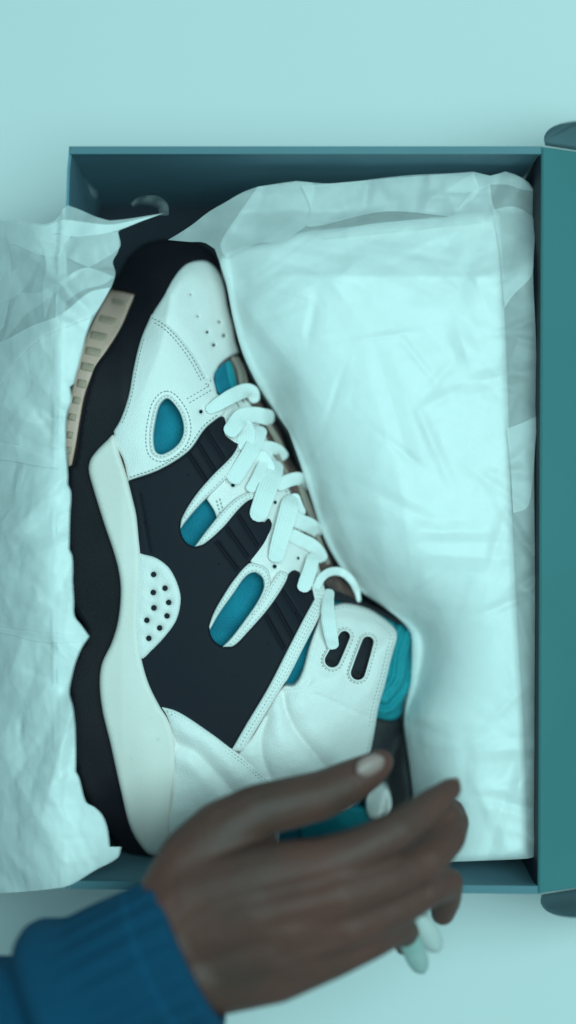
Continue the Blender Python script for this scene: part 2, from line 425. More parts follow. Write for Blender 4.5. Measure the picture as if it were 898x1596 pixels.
def stitches(name, path, off, parent, length=3.6, gap=2.4, wd=0.75, closed=False, keep=None, m=None, lift=None):
    """small raised thread dashes along a path"""
    p = path; seg = np.linalg.norm(np.diff(p, axis=0), axis=1); s_ = np.concatenate([[0], np.cumsum(seg)]); T = s_[-1]
    if T < 5: return
    pos = np.arange(0, T-length, length+gap)
    def at(s): return np.stack([np.interp(s, s_, p[:, 0]), np.interp(s, s_, p[:, 1])], 1)
    a = at(pos); b = at(pos+length); mid = (a+b)/2
    if path is LAST[0]:
        kk = dist(mid, LAST[1]) > LAST[2]*0.9; a, b, mid = a[kk], b[kk], mid[kk]
        if not len(a): return
    if keep is not None:
        kk = keep(mid); a, b = a[kk], b[kk]; mid = mid[kk]
    if not len(a): return
    hz = H(mid)+off+(lift(mid) if lift else 0); V = []; Fc = []
    for i in range(len(a)):
        t = b[i]-a[i]; Ln = np.linalg.norm(t)
        if Ln < 1 or Ln > length*1.5: continue
        t /= Ln; n = np.array([-t[1], t[0]])*wd; z = hz[i]; k = len(V)
        for q, dz_ in ((a[i]+n, -.0003), (a[i]-n, -.0003), (b[i]-n, -.0003), (b[i]+n, -.0003)): V.append(P(*q, z+dz_))
        for q in (a[i]+t*.8, b[i]-t*.8): V.append(P(*q, z+0.00030))
        Fc += [(k, k+4, k+5, k+3), (k+1, k+2, k+5, k+4), (k, k+1, k+4), (k+3, k+5, k+2)]
    if V:
        o = link(name, V, Fc, m or M['thread'], parent); o['kind'] = 'stuff'
        return o
LAST = [None, None, 0]
def inset_path(poly, d, hole=False, excl=None):
    q = inset(poly, -d if hole else d)
    q = np.concatenate([q, q[:1]]); LAST[:] = [q, poly, d]
    return q

# outsole / black midsole
black_out = [(168, 452), (187, 423), (200, 400), (227, 379), (262, 372), (300, 374), (334, 397), (352, 445), (367, 521), (368, 545, 1), (356, 548, 1), (300, 520), (262, 560), (235, 620), (215, 672),
    (196, 700), (160, 735), (172, 800), (195, 850), (208, 895), (207, 950), (196, 1001), (182, 1040), (176, 1085), (186, 1160), (205, 1240), (226, 1300), (262, 1326), (300, 1334), (300, 1340), (240, 1340), (205, 1338),
    (180, 1310), (150, 1270), (128, 1230), (112, 1170), (110, 1100), (106, 1060), (118, 1020), (134, 985), (112, 945), (106, 900), (104, 800), (106, 728, 1), (115, 722), (126, 650), (146, 575), (166, 546), (188, 510), (206, 470), (210, 459, 1), (190, 452, 1)]
black_out = [p for p in black_out if p != (168, 452)]
black_out = [(171, 449)]+black_out
out_o, out_p = panel('outsole', black_out, M['rubber_b'], -0.0012, er=5, erd=0.004, skirt=0.012, space=5)
# tan tread side with lugs
tan_out = [(171, 452, 1), (190, 455), (210, 459, 1), (200, 480), (185, 517), (162, 555), (145, 584), (132, 618), (124.5, 659), (118.7, 694), (112, 727, 1), (106, 728, 1), (101, 688), (105, 640), (115, 592), (126, 546), (144, 503)]
tan_out = [(p[0]+ (1.5 if p[0] > 180 and len(p) < 3 else 0), *p[1:]) for p in tan_out]
tread, _ = panel('tread', tan_out, M['tan'], -0.0042, er=3, erd=0.002, skirt=0.014, space=4)
for (x, y, wl, hl) in ((186, 471, 20, 6), (168, 499, 22, 8), (154, 524, 21, 9), (145, 548, 19, 9), (136, 572, 16, 9), (127.5, 598, 12, 9), (119.5, 624, 10, 8), (112.5, 650, 10, 8), (108.5, 678, 8, 8), (106.5, 702, 7, 8)):
    a = math.radians(12); pts = []
    for k in range(12):
        t = k/12*2*math.pi; cx_ = abs(math.cos(t))**0.3*math.copysign(1, math.cos(t))*wl/2; cy_ = abs(math.sin(t))**0.3*math.copysign(1, math.sin(t))*hl/2
        cx_ *= 1.3; cy_ *= 1.45; pts.append((x+cx_*math.cos(a)-cy_*math.sin(a), y+cx_*math.sin(a)+cy_*math.cos(a)))
    panel('tread_lug', np.array(pts), M['tan2'], -0.0039, er=1.5, erd=0.0003, skirt=-0.002, space=4, parent=tread, rings=())

# teal base layer under the whole upper
base_out = [(200, 640), (240, 560), (300, 530), (350, 548), (368, 556), (378, 590), (398, 625), (420, 655), (438, 700), (462, 745), (478, 790), (492, 830), (503, 868), (515, 905), (530, 930), (560, 945), (575, 1000), (560, 1100), (560, 1250), (520, 1300), (400, 1322), (280, 1322), (250, 1200), (230, 1100), (215, 1000), (210, 860), (190, 740)]
panel('mesh_lining', base_out, M['teal'], -0.0070, er=4, erd=0.001, skirt=0.03, space=7)
# dark backing that shows through slots and perforations
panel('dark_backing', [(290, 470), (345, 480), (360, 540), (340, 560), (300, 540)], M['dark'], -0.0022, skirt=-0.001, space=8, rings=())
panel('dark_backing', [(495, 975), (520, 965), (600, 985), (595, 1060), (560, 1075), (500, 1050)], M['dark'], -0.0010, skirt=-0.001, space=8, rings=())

def dots(pts):
    hs = []
    for x, y, r in pts:
        hs.append(np.array([(x+r*math.cos(t), y+r*math.sin(t)) for t in np.linspace(0, 2*math.pi, 11)[:-1]]))
    return hs
# toe cap
toe_out = [(314, 406), (329, 411), (342, 427), (349.5, 449), (354, 476), (362, 507), (366, 530), (372, 549.5, 1), (357, 556), (343, 567), (334, 582, 1), (332, 596, 1), (318, 594), (302, 566), (280, 537), (256, 514), (231, 502, 1), (238, 488), (254, 463), (271.5, 432), (290, 412)]
toe, toe_p = panel('toe_cap', toe_out, M['white'], 0.0016, er=3.5, erd=0.0016, holes=dots([(341.5, 502, 1.9), (322.8, 517.6, 2.2), (348.6, 523, 2.5), (333, 537.6, 2.6), (308, 493, 1.2), (297, 459, 1.0)]), space=4, puff=0.0015, pw=25)
# vamp with the teardrop window
win1 = [(260, 621), (271.5, 630), (282.7, 649), (286, 674), (276, 694), (253, 708), (242, 703), (239, 680), (242.6, 653), (249, 631)]
vamp_out = [(236, 489.5, 1), (258, 502), (280, 523), (303, 554), (323, 590, 1), (331, 583, 1), (338, 613, 1), (352, 628), (349, 645), (338, 653), (320, 668), (294, 703), (249, 732), (200, 749.5, 1), (192, 716), (180, 692), (177, 672, 1), (188, 653), (200, 618), (208, 575), (219, 530)]
vamp, vamp_p = panel('vamp', vamp_out, M['white'], 0.0026, er=3, erd=0.0018, holes=[win1]+dots([(313, 641.5, 3.0)]), space=4, puff=0.001)
w1 = spline(win1, 2)
ring1_o = spline([(np.array(p)-np.array([262, 665]))*1.0+np.array([262, 665]) for p in win1], 2)
ringo = inset(w1, -7.5)
panel('window_binding', ringo, M['white'], 0.0036, er=2.6, erd=0.0018, holes=[w1], space=3, rings=(1.2,), parent=vamp)
stitches('stitching', inset_path(w1, 11.5, True), 0.0036, vamp)
stitches('stitching', inset_path(w1, 4.0, True), 0.0038, vamp, wd=.5)
def sub(poly, i0, i1, d, hole=False):
    q = inset(spline(poly, 3) if not isinstance(poly, np.ndarray) else poly, d)
    return q
def near(pts, r):
    pl = spline(pts, 4, False)
    return lambda m: dist(m, pl, False) < r
seam = [(236, 489.5), (258, 502), (280, 523), (303, 554), (323, 590)]
for d in (4.5, 9.5): stitches('stitching', inset_path(vamp_p, d), 0.0036, vamp, keep=near(seam, d+3))
for d in (4.5,): stitches('stitching', inset_path(vamp_p, d), 0.0036, vamp, keep=near([(340, 655), (320, 668), (294, 703), (249, 732), (205, 747)], d+3))
for a, b in (((291, 622), (330, 599)), ((295, 628), (333, 606))):
    stitches('stitching', spline([a, b], 3, False), 0.0037, vamp)
stitches('stitching', inset_path(vamp_p, 5), 0.0034, vamp, keep=near([(188, 653), (200, 618), (208, 575), (219, 530)], 8), wd=.5)

# teal tongue bit beside the toe and dark throat behind the laces
panel('tongue', [(334, 575), (348, 560), (366, 553), (376, 570), (392, 600), (415, 640), (436, 672), (452, 715), (478, 752), (494, 800), (508, 840), (524, 888), (540, 905), (560, 935), (530, 935), (500, 900), (470, 840), (440, 760), (400, 680), (350, 620)], M['tongue'], -0.0010, er=5, erd=0.004, skirt=0.03, space=4,
      extra_h=lambda v, d: 0.0012*np.sin(v[:, 0]*0.55-v[:, 1]*0.25))
panel('tongue_padding', [(334, 584), (343, 569), (356, 562), (362, 580), (366, 607), (352, 618), (340, 614)], M['teal'], 0.0004, er=5, erd=0.003, skirt=-0.006, space=3)
panel('tongue_padding', [(352, 566), (359, 562), (367, 585), (370, 607), (362, 610)], M['collar'], 0.0014, er=3, erd=0.002, skirt=-0.006, space=3)

# white eyestay under the laces
stay_out = [(340, 640), (352, 622), (376, 618), (398, 640), (410, 668), (424, 700), (440, 730), (453, 765), (463, 800), (474, 830), (488, 860), (500, 890), (504, 914), (488, 926), (470, 905), (455, 900), (440, 925), (414, 935), (411, 912), (408, 900), (396, 891, 1), (388, 868, 1), (392, 802, 1), (365, 806, 1), (338, 809, 1), (334, 797), (322, 778, 1), (345, 745), (350, 700), (338, 670)]
stay, stay_p = panel('eyestay', stay_out, M['white'], 0.0000, er=2.5, erd=0.0014, holes=dots([(363, 756, 3.0), (410, 717, 2.6), (428, 883, 3.2), (429, 783, 2.6), (465, 870, 2.2)]), space=4, extra_h=lambda v, d: 0.0004*np.sin(v[:, 0]*.13+v[:, 1]*.07))
stitches('stitching', spline([(338, 780), (345, 806)], 3, False), 0.0012, stay); stitches('stitching', spline([(343, 777), (350, 803)], 3, False), 0.0012, stay)
for dx in (0, 6):
    stitches('stitching', spline([(432+dx, 690), (448+dx, 735), (462+dx, 790), (480+dx, 850)], 3, False)-np.array([9, 0]), 0.0013, stay)

# black quarter panel with its two strap openings and lace tabs
open2 = [(372, 694), (360, 712), (329.5, 742.6), (303, 774), (283, 808), (280.5, 827), (289, 845), (303, 852.5), (318, 848), (347, 823), (383, 785), (398, 778), (404, 782, 1), (418, 760, 1), (400, 700, 1)]
quarter_out = [(200, 751, 1), (249, 733), (294, 705), (320, 670), (338, 653), (348, 649), (352, 660), (350, 676), (364, 688), (372, 692, 1), (360, 712), (329.5, 742.6), (303, 774), (283, 808), (280.5, 827), (289, 845), (303, 852.5), (318, 848), (347, 823), (372, 794), (388, 780), (400, 776), (408, 784), (404, 808), (412, 814), (419, 808), (424, 818), (417, 836), (409.6, 849.5), (387, 878.5),
    (365, 903), (347, 930), (333, 955), (326, 980), (332, 998), (347, 1008.5), (365, 1007), (387, 984.6), (418, 949), (441, 915), (449, 896), (458.5, 888.6), (468, 894), (464, 916), (474, 925), (486, 919), (490, 930), (473.6, 963.6), (451, 1007), (417, 1073), (383, 1130), (362, 1166, 1), (340, 1175), (300, 1150), (262, 1130), (238, 1085), (218, 1027), (212, 960), (214, 865), (212, 800)]
rib = []
for a, b in (((289, 700), (324, 753)), ((305, 685), (337, 737)), ((320.5, 669), (350, 716)), ((338, 845), (371, 889)), ((354, 823), (387, 869)), ((371.8, 803), (402, 851)), ((415, 960), (443, 1011)), ((428, 941), (456, 992)), ((441, 921), (470, 968))):
    rib.append((a, b, 2.2, 0.0019))
rib += [((218, 770), (226, 815), 1.4, 0.0007), ((226, 815), (233.7, 860), 1.4, 0.0007)]
quarter, quarter_p = panel('quarter_panel', quarter_out, M['black'], 0.0026, er=2.6, erd=0.0014, skirt=-0.004, grooves=rib, space=4.5)
V = []; Fc = []
for x, y in ((293, 740), (340.6, 879), (418.5, 1003), (328, 671), (398, 806), (463, 955)):
    k = len(V); z = float(H([(x, y)])[0])+0.0032
    for t in range(8): V.append(P(x+2.2*math.cos(t*math.pi/4), y+2.2*math.sin(t*math.pi/4), z-0.0006))
    V.append(P(x, y, z+0.0002))
    for t in range(8): Fc.append((k+t, k+8, k+(t+1) % 8))
link('rib_ends', V, Fc, M['black'], quarter)['kind'] = 'stuff'

# strap rims round the openings (U shapes, open at the teal end)
u2 = [(372, 694, 1), (360, 712), (329.5, 742.6), (303, 774), (283, 808), (281, 824, 1), (290, 812), (305, 794), (323, 775), (336, 763), (352, 747), (366, 733), (378, 716, 1)]
u2b = [(303, 852.5, 1), (318, 848), (347, 823), (372, 794), (388, 780), (402, 777, 1), (400, 768), (385, 768), (366, 778), (345, 798), (337, 808, 1), (318, 832)]
u3 = [(327, 982, 1), (326, 976), (333, 955), (347, 930), (365, 903), (387, 878.5), (398, 878), (416, 886), (422, 905), (417, 925), (400, 954), (380, 980), (360, 1004), (347, 1008.5, 1), (364, 990), (382, 966), (400, 940), (410.5, 918), (411, 905), (403, 894), (392, 893), (380, 902), (364, 925), (342, 956)]
u3out = [(347, 1008.5, 1), (364, 1007), (387, 984.6), (418, 949), (441, 915), (449, 896), (438, 890), (425, 905), (412, 930), (392, 958), (368, 990)]
for nm, pts in (('strap_rim', u2), ('strap_rim', u2b), ('strap_rim', u3), ('strap_rim', u3out)):
    hi = 0.0038 if pts is not u3out else 0.0034
    o, p_ = panel(nm, pts, M['white'], hi, er=3.4, erd=0.0018, skirt=-0.004, space=3, rings=(1.0, 3.0))
    stitches('stitching', inset_path(p_, 4.0), hi+0.0001, o, wd=.6)
# collar strap running down the black panel's edge
strap_out = [(470, 925, 1), (487, 920), (492, 912), (500, 911), (507, 920), (508, 935), (502, 953), (473.6, 1009), (449, 1058), (443, 1066), (417, 1108), (392, 1150), (380, 1172, 1), (360, 1170, 1), (383, 1130), (417, 1073), (451, 1007), (473.6, 963.6), (488, 933)]
strap, strap_p = panel('collar_strap', [(490, 934, 1), (487, 920), (484, 905), (492, 899), (501, 905), (507, 920), (508, 935), (502, 953), (473.6, 1009), (449, 1058), (443, 1066), (417, 1108), (392, 1150), (380, 1172, 1), (360, 1170, 1), (383, 1130), (417, 1073), (451, 1007), (473.6, 963.6)], M['white'], 0.0042, er=3.5, erd=0.0018, skirt=-0.004, space=3.5, rings=(1.1, 3.2))
stitches('stitching', inset_path(strap_p, 4.6), 0.0042, strap, wd=.6); stitches('stitching', inset_path(strap_p, 8.2), 0.0043, strap, wd=.5)

# ankle panel
cap = lambda c0, c1, r0, r1: [(c0[0]+r0*math.cos(t), c0[1]+r0*math.sin(t)) for t in np.linspace(math.pi+0.35, 2*math.pi+0.35, 7)]+[(c1[0]+r1*math.cos(t), c1[1]+r1*math.sin(t)) for t in np.linspace(0.35, math.pi+0.35, 7)]
slotA = cap((537, 992), (518, 1029), 8.5, 11.5); slotB = cap((573.5, 1001), (558, 1049), 9, 11)
ankle_out = [(505, 945), (520, 944), (538, 940.5), (572, 948), (595, 962), (613.5, 978), (619.4, 990), (612, 1020), (602, 1062), (591, 1100), (583, 1145), (575, 1185), (566, 1230), (540, 1262), (470, 1262), (400, 1250), (386, 1200), (372, 1176), (392, 1150), (417, 1108), (442, 1070), (458, 1068), (470, 1050), (482, 1008), (494, 975)]
def ankle_h(v, d):
    # padded folds of soft leather below the eyelets
    z = 0.0022*(1-np.exp(-(d/22)**1.5))
    def crease(pl, w_, dp, pf):
        p_ = spline(pl, 4, False); dd = dist(v, p_, False); return -dp*np.exp(-(dd/w_)**1.3)+pf*np.exp(-((dd-24)/16)**2)
    z += crease([(441, 1080), (447, 1110), (462, 1140), (490, 1175), (510, 1200)], 6, 0.0024, 0.0014)
    z += crease([(417, 1118), (408, 1145), (408, 1175), (420, 1210)], 6, 0.0018, 0.0010)
    z += crease([(470, 1083), (500, 1085), (540, 1104), (575, 1118)], 2.0, 0.0006, 0.0003)
    z += crease([(485, 1060), (470, 1075), (448, 1078)], 3, 0.0010, 0.0004)
    z += 0.00022*noise2(v, 22, 3)+0.00012*noise2(v, 7, 5)
    return z
ankle, ankle_p = panel('ankle_panel', ankle_out, M['white'], 0.0020, er=4, erd=0.003, skirt=-0.008, holes=[slotA, slotB], space=3.6, extra_h=ankle_h)
ah = lambda m: 0.0022*(1-np.exp(-(dist(m, ankle_p)/22)**1.5))
for sl in (slotA, slotB):
    s_ = spline(sl, 2)
    stitches('stitching', inset_path(s_, 5.5, True), 0.0034, ankle, wd=.5)
    bnd, _ = panel('slot_binding', inset(s_, -3.2), M['white'], 0.0042, er=1.6, erd=0.0010, skirt=-0.002, holes=[s_], space=3, rings=(.8,), parent=ankle)
stitches('stitching', inset_path(ankle_p, 5.5), 0.0022, ankle, wd=.6, lift=ah, keep=lambda m: (m[:, 0] > 500) & (m[:, 1] < 1240))
stitches('stitching', inset_path(ankle_p, 10), 0.0024, ankle, wd=.6, lift=ah, keep=lambda m: (m[:, 0] > 575) & (m[:, 1] < 1240))
for x, y, r in ((515, 1033, 6), (557, 1052, 6)):
    pts = np.array([(x+r*math.cos(t), y+r*math.sin(t)) for t in np.linspace(0, 2*math.pi, 15)[:-1]])
    pin = np.array([(x+r*.5*math.cos(t), y+r*.5*math.sin(t)) for t in np.linspace(0, 2*math.pi, 11)[:-1]])
    panel('eyelet', pts, M['rubber_b'], 0.0002, er=1.5, erd=0.0006, skirt=-0.0012, holes=[pin], space=3, rings=())
# padded teal collar and tongue top
cz = lambda v, d: 0.0028*np.sin(np.clip(dist(v, spline([(600, 1090), (622, 1060), (628, 1020), (640, 985)], 4, False), False), 0, 30)*0.42)
panel('collar_padding', [(560, 940), (590, 952), (618, 969), (643, 982), (650, 1002), (649, 1030), (648, 1062), (636, 1078), (628, 1100), (624, 1116), (612, 1123), (588, 1119), (560, 1100), (540, 1000)], M['collar'], -0.0018, er=8, erd=0.006, skirt=0.03, space=3.5, extra_h=cz)
panel('tongue_edge', [(505, 912, 1), (530, 922), (575, 942), (610, 957), (636, 976, 1), (618, 971), (590, 957), (555, 943), (525, 936), (508, 930)], M['dark'], 0.0002, er=3, erd=0.002, skirt=-0.01, space=3)
# heel collar lining, pull tab, dark opening
panel('heel_lining', [(470, 1262), (500, 1258), (560, 1258), (600, 1268), (600, 1292), (560, 1300), (500, 1312), (470, 1308)], M['collar'], -0.004, er=6, erd=0.004, skirt=0.03, space=5)
panel('heel_pull_tab', [(575, 1228), (592, 1220), (606, 1230), (611, 1258), (604, 1278), (588, 1284), (573, 1272), (570, 1248)], M['white'], 0.0020, er=7, erd=0.005, skirt=-0.012, space=3.5)
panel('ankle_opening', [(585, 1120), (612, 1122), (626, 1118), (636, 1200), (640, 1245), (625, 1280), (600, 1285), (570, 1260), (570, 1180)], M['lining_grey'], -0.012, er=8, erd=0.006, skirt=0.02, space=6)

# heel counter
heel_out = [(250, 1100.5, 1), (272, 1106), (294, 1118), (329, 1142), (361, 1166), (385, 1184), (409.6, 1206), (432, 1224), (440, 1250), (436, 1290), (430, 1328), (400, 1336), (320, 1337), (262, 1336, 1), (262, 1290), (268, 1240), (270, 1200), (270, 1158), (262, 1122)]
def heel_h(v, d):
    z = 0.0016*(1-np.exp(-(d/20)**1.5))
    p_ = spline([(272, 1158), (303, 1171), (330, 1197), (366, 1236), (400, 1262)], 4, False); dd = dist(v, p_, False)
    sd = (v[:, 0]-272)*0.6-(v[:, 1]-1158)  # above the crease
    z += -0.0020*np.exp(-(dd/12)**1.4)+0.0010*np.exp(-((dd-22)/14)**2)
    return z+0.0004*noise2(v, 20, 9)
heel, heel_p = panel('heel_counter', heel_out, M['white'], 0.0034, er=3.5, erd=0.0022, skirt=-0.006, space=4, extra_h=heel_h)
hk = near([(256, 1102), (294, 1118), (329, 1142), (361, 1166), (409.6, 1206), (436, 1226)], 14)
hh = lambda m: 0.0016*(1-np.exp(-(dist(m, heel_p)/20)**1.5))
for d in (5, 9): stitches('stitching', inset_path(heel_p, d), 0.0036, heel, keep=hk, lift=hh, wd=.6)

# perforated dome
dome_out = [(214, 862), (225, 863), (245, 869), (265, 885), (278, 910), (283, 935), (276, 967), (258, 993), (236, 1016), (222, 1028), (212, 1020), (208, 950)]
dome, dome_p = panel('perforated_dome', dome_out, M['white'], 0.0034, er=5, erd=0.0024, puff=0.001, space=3.5,
    holes=dots([(239.5, 895.4, 3.2), (257.3, 916.8, 3.2), (239, 923.5, 3.2), (263, 939, 3.2), (240, 947.5, 3.3), (260.4, 960, 3.2), (229, 966.8, 3.2), (249, 978.8, 3.2), (232, 994.9, 3.2)]))
# white midsole band
mid_out = [(177, 678), (188, 714), (200, 750), (207, 778), (213, 804), (217, 839), (219.5, 865), (219, 903), (216.5, 950), (216.5, 990), (221.5, 1027), (233, 1067), (250, 1101), (263, 1122.7), (273, 1158), (274, 1203), (268, 1243), (265, 1295), (264, 1336, 1), (246, 1335), (228, 1328), (204, 1292), (188, 1232), (172, 1160), (159, 1105), (155, 1062), (159, 1033), (174, 1001), (184, 966), (188, 923), (185, 891), (176.6, 859), (162, 816), (145, 761), (138, 733), (141, 716), (152, 701), (166, 687)]
def mid_h(v, d):
    return 0.0012*np.exp(-((v[:, 0]-225-(v[:, 1]-1200)*0.1)/30)**2)*np.clip((v[:, 1]-1050)/100, 0, 1)
mids, mid_p = panel('midsole_band', mid_out, M['rubber_w'], 0.0042, er=6, erd=0.0026, skirt=-0.006, space=4, extra_h=mid_h)
# thin moulded lip between sole and upper
# ---- laces
laces = bpy.data.objects.new('shoelace', None); C.objects.link(laces); laces.parent = shoe
def ribbon(pts, wd, name='lace_strand', m=None, th=0.0010, parent=None, absz=False, arch=0.0):
    pp = np.array([p[:2] for p in pts], float); lf = np.array([p[2] for p in pts], float)
    path = spline([tuple(p) for p in pp], 2.5, False)
    seg = np.linalg.norm(np.diff(path, axis=0), axis=1); s_ = np.concatenate([[0], np.cumsum(seg)]); T = s_[-1]
    # parameter of the control points along the path
    ci = [int(np.argmin(np.linalg.norm(path-q, axis=1))) for q in pp]; cs = s_[ci]
    lift = np.interp(s_, cs, lf)
    k = np.ones(5)/5; lift = np.convolve(np.pad(lift, 2, mode='edge'), k, 'valid')
    wv = np.array([p[3] if len(p) > 3 else wd for p in pts], float)*(1.2 if wd > 13 else 1.0); ww = np.interp(s_, cs, wv)
    tt = np.gradient(path, axis=0); tt /= np.linalg.norm(tt, axis=1)[:, None]+1e-9; nn = np.stack([-tt[:, 1], tt[:, 0]], 1)
    # cross-section (across, up) of a soft flat ribbon
    cs_ = [(-1, -.2), (-1, .22), (-.88, .5), (-.5, .42), (0, .56), (.5, .42), (.88, .5), (1, .22), (1, -.2), (.8, -.5), (-.8, -.5)]
    V = []; UV = []; Fc = []; n = len(cs_)
    hc = H(path)
    for i in range(len(path)):
        e = min(s_[i], T-s_[i]); rnd = math.sqrt(max(0.0, 1-(1-min(1, (e+0.6)/(ww[i]*0.38)))**2))
        for j, (a, u) in enumerate(cs_):
            q = path[i]+nn[i]*a*ww[i]/2*max(rnd, .15)
            z = hc[i]+lift[i]+u*th+0.00035*math.sin(i*0.9+j)*0.3
            V.append(P(q[0], q[1], z)); UV.append((s_[i]/300.0*1.0, (a+1)/2))
        if i:
            b = i*n
            for j in range(n): Fc.append((b-n+j, b-n+(j+1) % n, b+(j+1) % n, b+j))
    Fc.append(tuple(range(n))[::-1]); b = (len(path)-1)*n; Fc.append(tuple(range(b, b+n)))
    o = link(name, V, Fc, m or M['lace'], parent or laces, uvs=UV)
    bm = bmesh.new(); bm.from_mesh(o.data); bmesh.ops.recalc_face_normals(bm, faces=bm.faces); bm.to_mesh(o.data); bm.free()
    return o
# hidden, older strands of tan-brown lace down in the throat
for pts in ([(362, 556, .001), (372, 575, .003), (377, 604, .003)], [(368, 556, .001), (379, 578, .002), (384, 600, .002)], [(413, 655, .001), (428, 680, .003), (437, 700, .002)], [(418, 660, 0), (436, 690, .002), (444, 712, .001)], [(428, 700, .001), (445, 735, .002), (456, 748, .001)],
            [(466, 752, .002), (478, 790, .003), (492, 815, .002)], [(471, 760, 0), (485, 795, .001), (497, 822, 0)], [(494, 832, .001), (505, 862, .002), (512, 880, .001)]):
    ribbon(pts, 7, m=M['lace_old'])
ribbon([(376, 655, .0020), (384, 678, .0040), (377, 702, .0020)], 24)
ribbon([(360, 752, .0035), (374, 730, .006), (392, 700, .0075), (404, 672, .006), (406, 664, .003)], 21)
ribbon([(392, 700, .002), (416, 696, .0045), (434, 702, .005), (445, 716, .001)], 15)
ribbon([(354, 678, .0050, 19), (362, 668, .0062, 21), (376, 650, .0075, 22), (396, 646, .0085, 20), (415, 650, .008, 21), (428, 652, .003, 20)], 21)
ribbon([(322, 641, .0035, 12), (340, 630, .0065, 17), (360, 618, .0095, 19), (382, 609, .010, 19), (393, 612, .009, 19), (398, 628, .002, 12)], 19)
ribbon([(388, 766, .003), (400, 745, .0045), (420, 700, .004)], 14)
ribbon([(398, 812, .0042, 19), (403, 800, .006, 24), (415, 765, .008, 26), (426, 735, .0075, 25), (432, 718, .003, 20)], 25)
ribbon([(430, 758, .003), (450, 749, .006), (464, 746, .0065), (476, 750, .0055), (483, 762, .001)], 17)
ribbon([(428, 876, .0030, 20), (434, 850, .0060, 22), (444, 815, .008, 24), (452, 785, .0075, 24), (456, 772, .003, 18)], 23)
ribbon([(446, 800, .0025), (466, 812, .0045), (484, 820, .0055), (500, 834, .001)], 20)
ribbon([(450, 832, .0020), (470, 842, .004), (486, 850, .0055), (497, 862, .005), (503, 876, .001)], 18)
ribbon([(470, 922, .0045, 16), (476, 908, .0065, 19), (484, 885, .0080, 18), (488, 868, .0075, 17), (489, 862, .003, 14)], 18)
ribbon([(492, 918, .0045, 12), (500, 902, .0085, 13), (513, 892, .0110, 13), (530, 891, .0125, 13), (545, 901, .012, 12), (556, 920, .009, 10), (560, 938, .004, 6)], 12)
ribbon([(514, 918, .0045, 13), (511, 940, .0090, 16), (512, 965, .0105, 19), (516, 990, .0095, 18), (520, 1012, .0040, 15)], 17)
ribbon([(400, 706, .003), (412, 722, .004), (420, 740, .003)], 22)
ribbon([(455, 770, .003), (462, 790, .003), (470, 806, .002)], 18)

# ---------------------------------------------------------------- tissue paper
def crumple(v, seed, n, L, amp, box_, sharp=1.0):
    r = np.random.RandomState(seed); z = np.zeros(len(v))
    for k in range(n):
        c = np.array([r.uniform(box_[0], box_[2]), r.uniform(box_[1], box_[3])]); a = r.uniform(0, math.pi)
        nn = np.array([math.cos(a), math.sin(a)]); tt = np.array([-nn[1], nn[0]]); d = v-c
        u = np.abs(d@nn); w_ = np.abs(d@tt); wd = L*r.uniform(.25, .6); ln = L*r.uniform(.8, 2.2)
        z += amp*r.uniform(-1, 1)*np.clip(1-u/wd, 0, 1)**sharp*np.exp(-(w_/ln)**2)
    return z
def cells(v, seed, n, box_):
    r = np.random.RandomState(seed); c = np.stack([r.uniform(box_[0], box_[2], n), r.uniform(box_[1], box_[3], n)], 1)
    out = np.zeros(len(v))
    for s in range(0, len(v), 4000):
        d = np.linalg.norm(v[s:s+4000][:, None]-c[None], axis=2); d.sort(axis=1); out[s:s+4000] = d[:, 1]-d[:, 0]
    return out
T_thin = tissue_mat('tissue_thin', 0.44); T_mid = tissue_mat('tissue_folded', 0.72); T_full = tissue_mat('tissue_layers', 0.985, crease=0.22)
T_loose = tissue_mat('loose_tissue', 0.44, crease=0.45); T_loosef = tissue_mat('loose_tissue_layers', 0.97, crease=0.45)

bundle = root('tissue_bundle', 'bulky parcel of white tissue paper filling the right half of the box', 'tissue paper')
BB = (330, 260, 850, 1350)
inner = [(350, 396), (378, 385), (440, 375), (470, 362), (560, 352), (690, 337), (774, 331), (781, 360), (784, 430), (791, 600), (798, 800), (808, 1000), (817, 1150), (823, 1334, 1), (740, 1341), (658, 1344, 1), (652, 1300), (641, 1200), (632, 1120), (640, 1060), (640, 984), (600, 947), (561, 920), (533, 886), (507, 840), (487, 780), (468, 720), (451, 673), (430, 642), (403, 600), (380, 552), (365, 500), (353, 440), (343, 408)]
ip = spline([(p[0], p[1], 1) if len(p) > 2 else p for p in inner], 5)
left_edge = spline([(355, 400), (372, 500), (390, 555), (434, 640), (474, 720), (514, 840), (565, 920), (650, 985), (650, 1060), (632, 1120), (652, 1300)], 6, False)
def bundle_h(v, full=True):
    dl = dist(v, left_edge, False); 
    base = 0.070+0.018*np.clip((900-v[:, 1])/250, 0, 1); z = base+(0.108-base)*(1-np.exp(-(dl/45)**1.2))
    # the far end slopes down
    z -= 0.016*np.clip((430-v[:, 1])/100, 0, 1)
    z -= 0.016*np.exp(-((v[:, 0]-425)/32)**2-((v[:, 1]-630)/55)**2)
    z += 0.003*np.exp(-((v[:, 0]-640)/120)**2-((v[:, 1]-760)/260)**2)
    return z
BX = (262, 265, 840, 480)
def bundle_s(v):
    return (bundle_h(v)+0.012*np.exp(-((v[:, 0]-300)/60)**2-((v[:, 1]-345)/50)**2)+crumple(v, 21, 36, 70, 0.0020, BX)+crumple(v, 12, 60, 24, 0.0009, BB)+crumple(v, 13, 14, 150, 0.0024, BB)+crumple(v, 11, 46, 60, 0.0016, BB)
        +crumple(v, 25, 30, 40, 0.0014, (770, 265, 845, 1345))+crumple(v, 26, 90, 34, 0.0012, BB))
v, f = tri(ip, [], 4, rings=(3,))
z = bundle_s(v)-0.002
d = dist(v, ip); z -= 0.004*(1-np.clip(d/9, 0, 1))**2
z += 0.002*np.clip(dist(v, np.array([(641., 986.), (641., 1100.), (652., 1160.)]), False)/14, 0, 1)-0.001
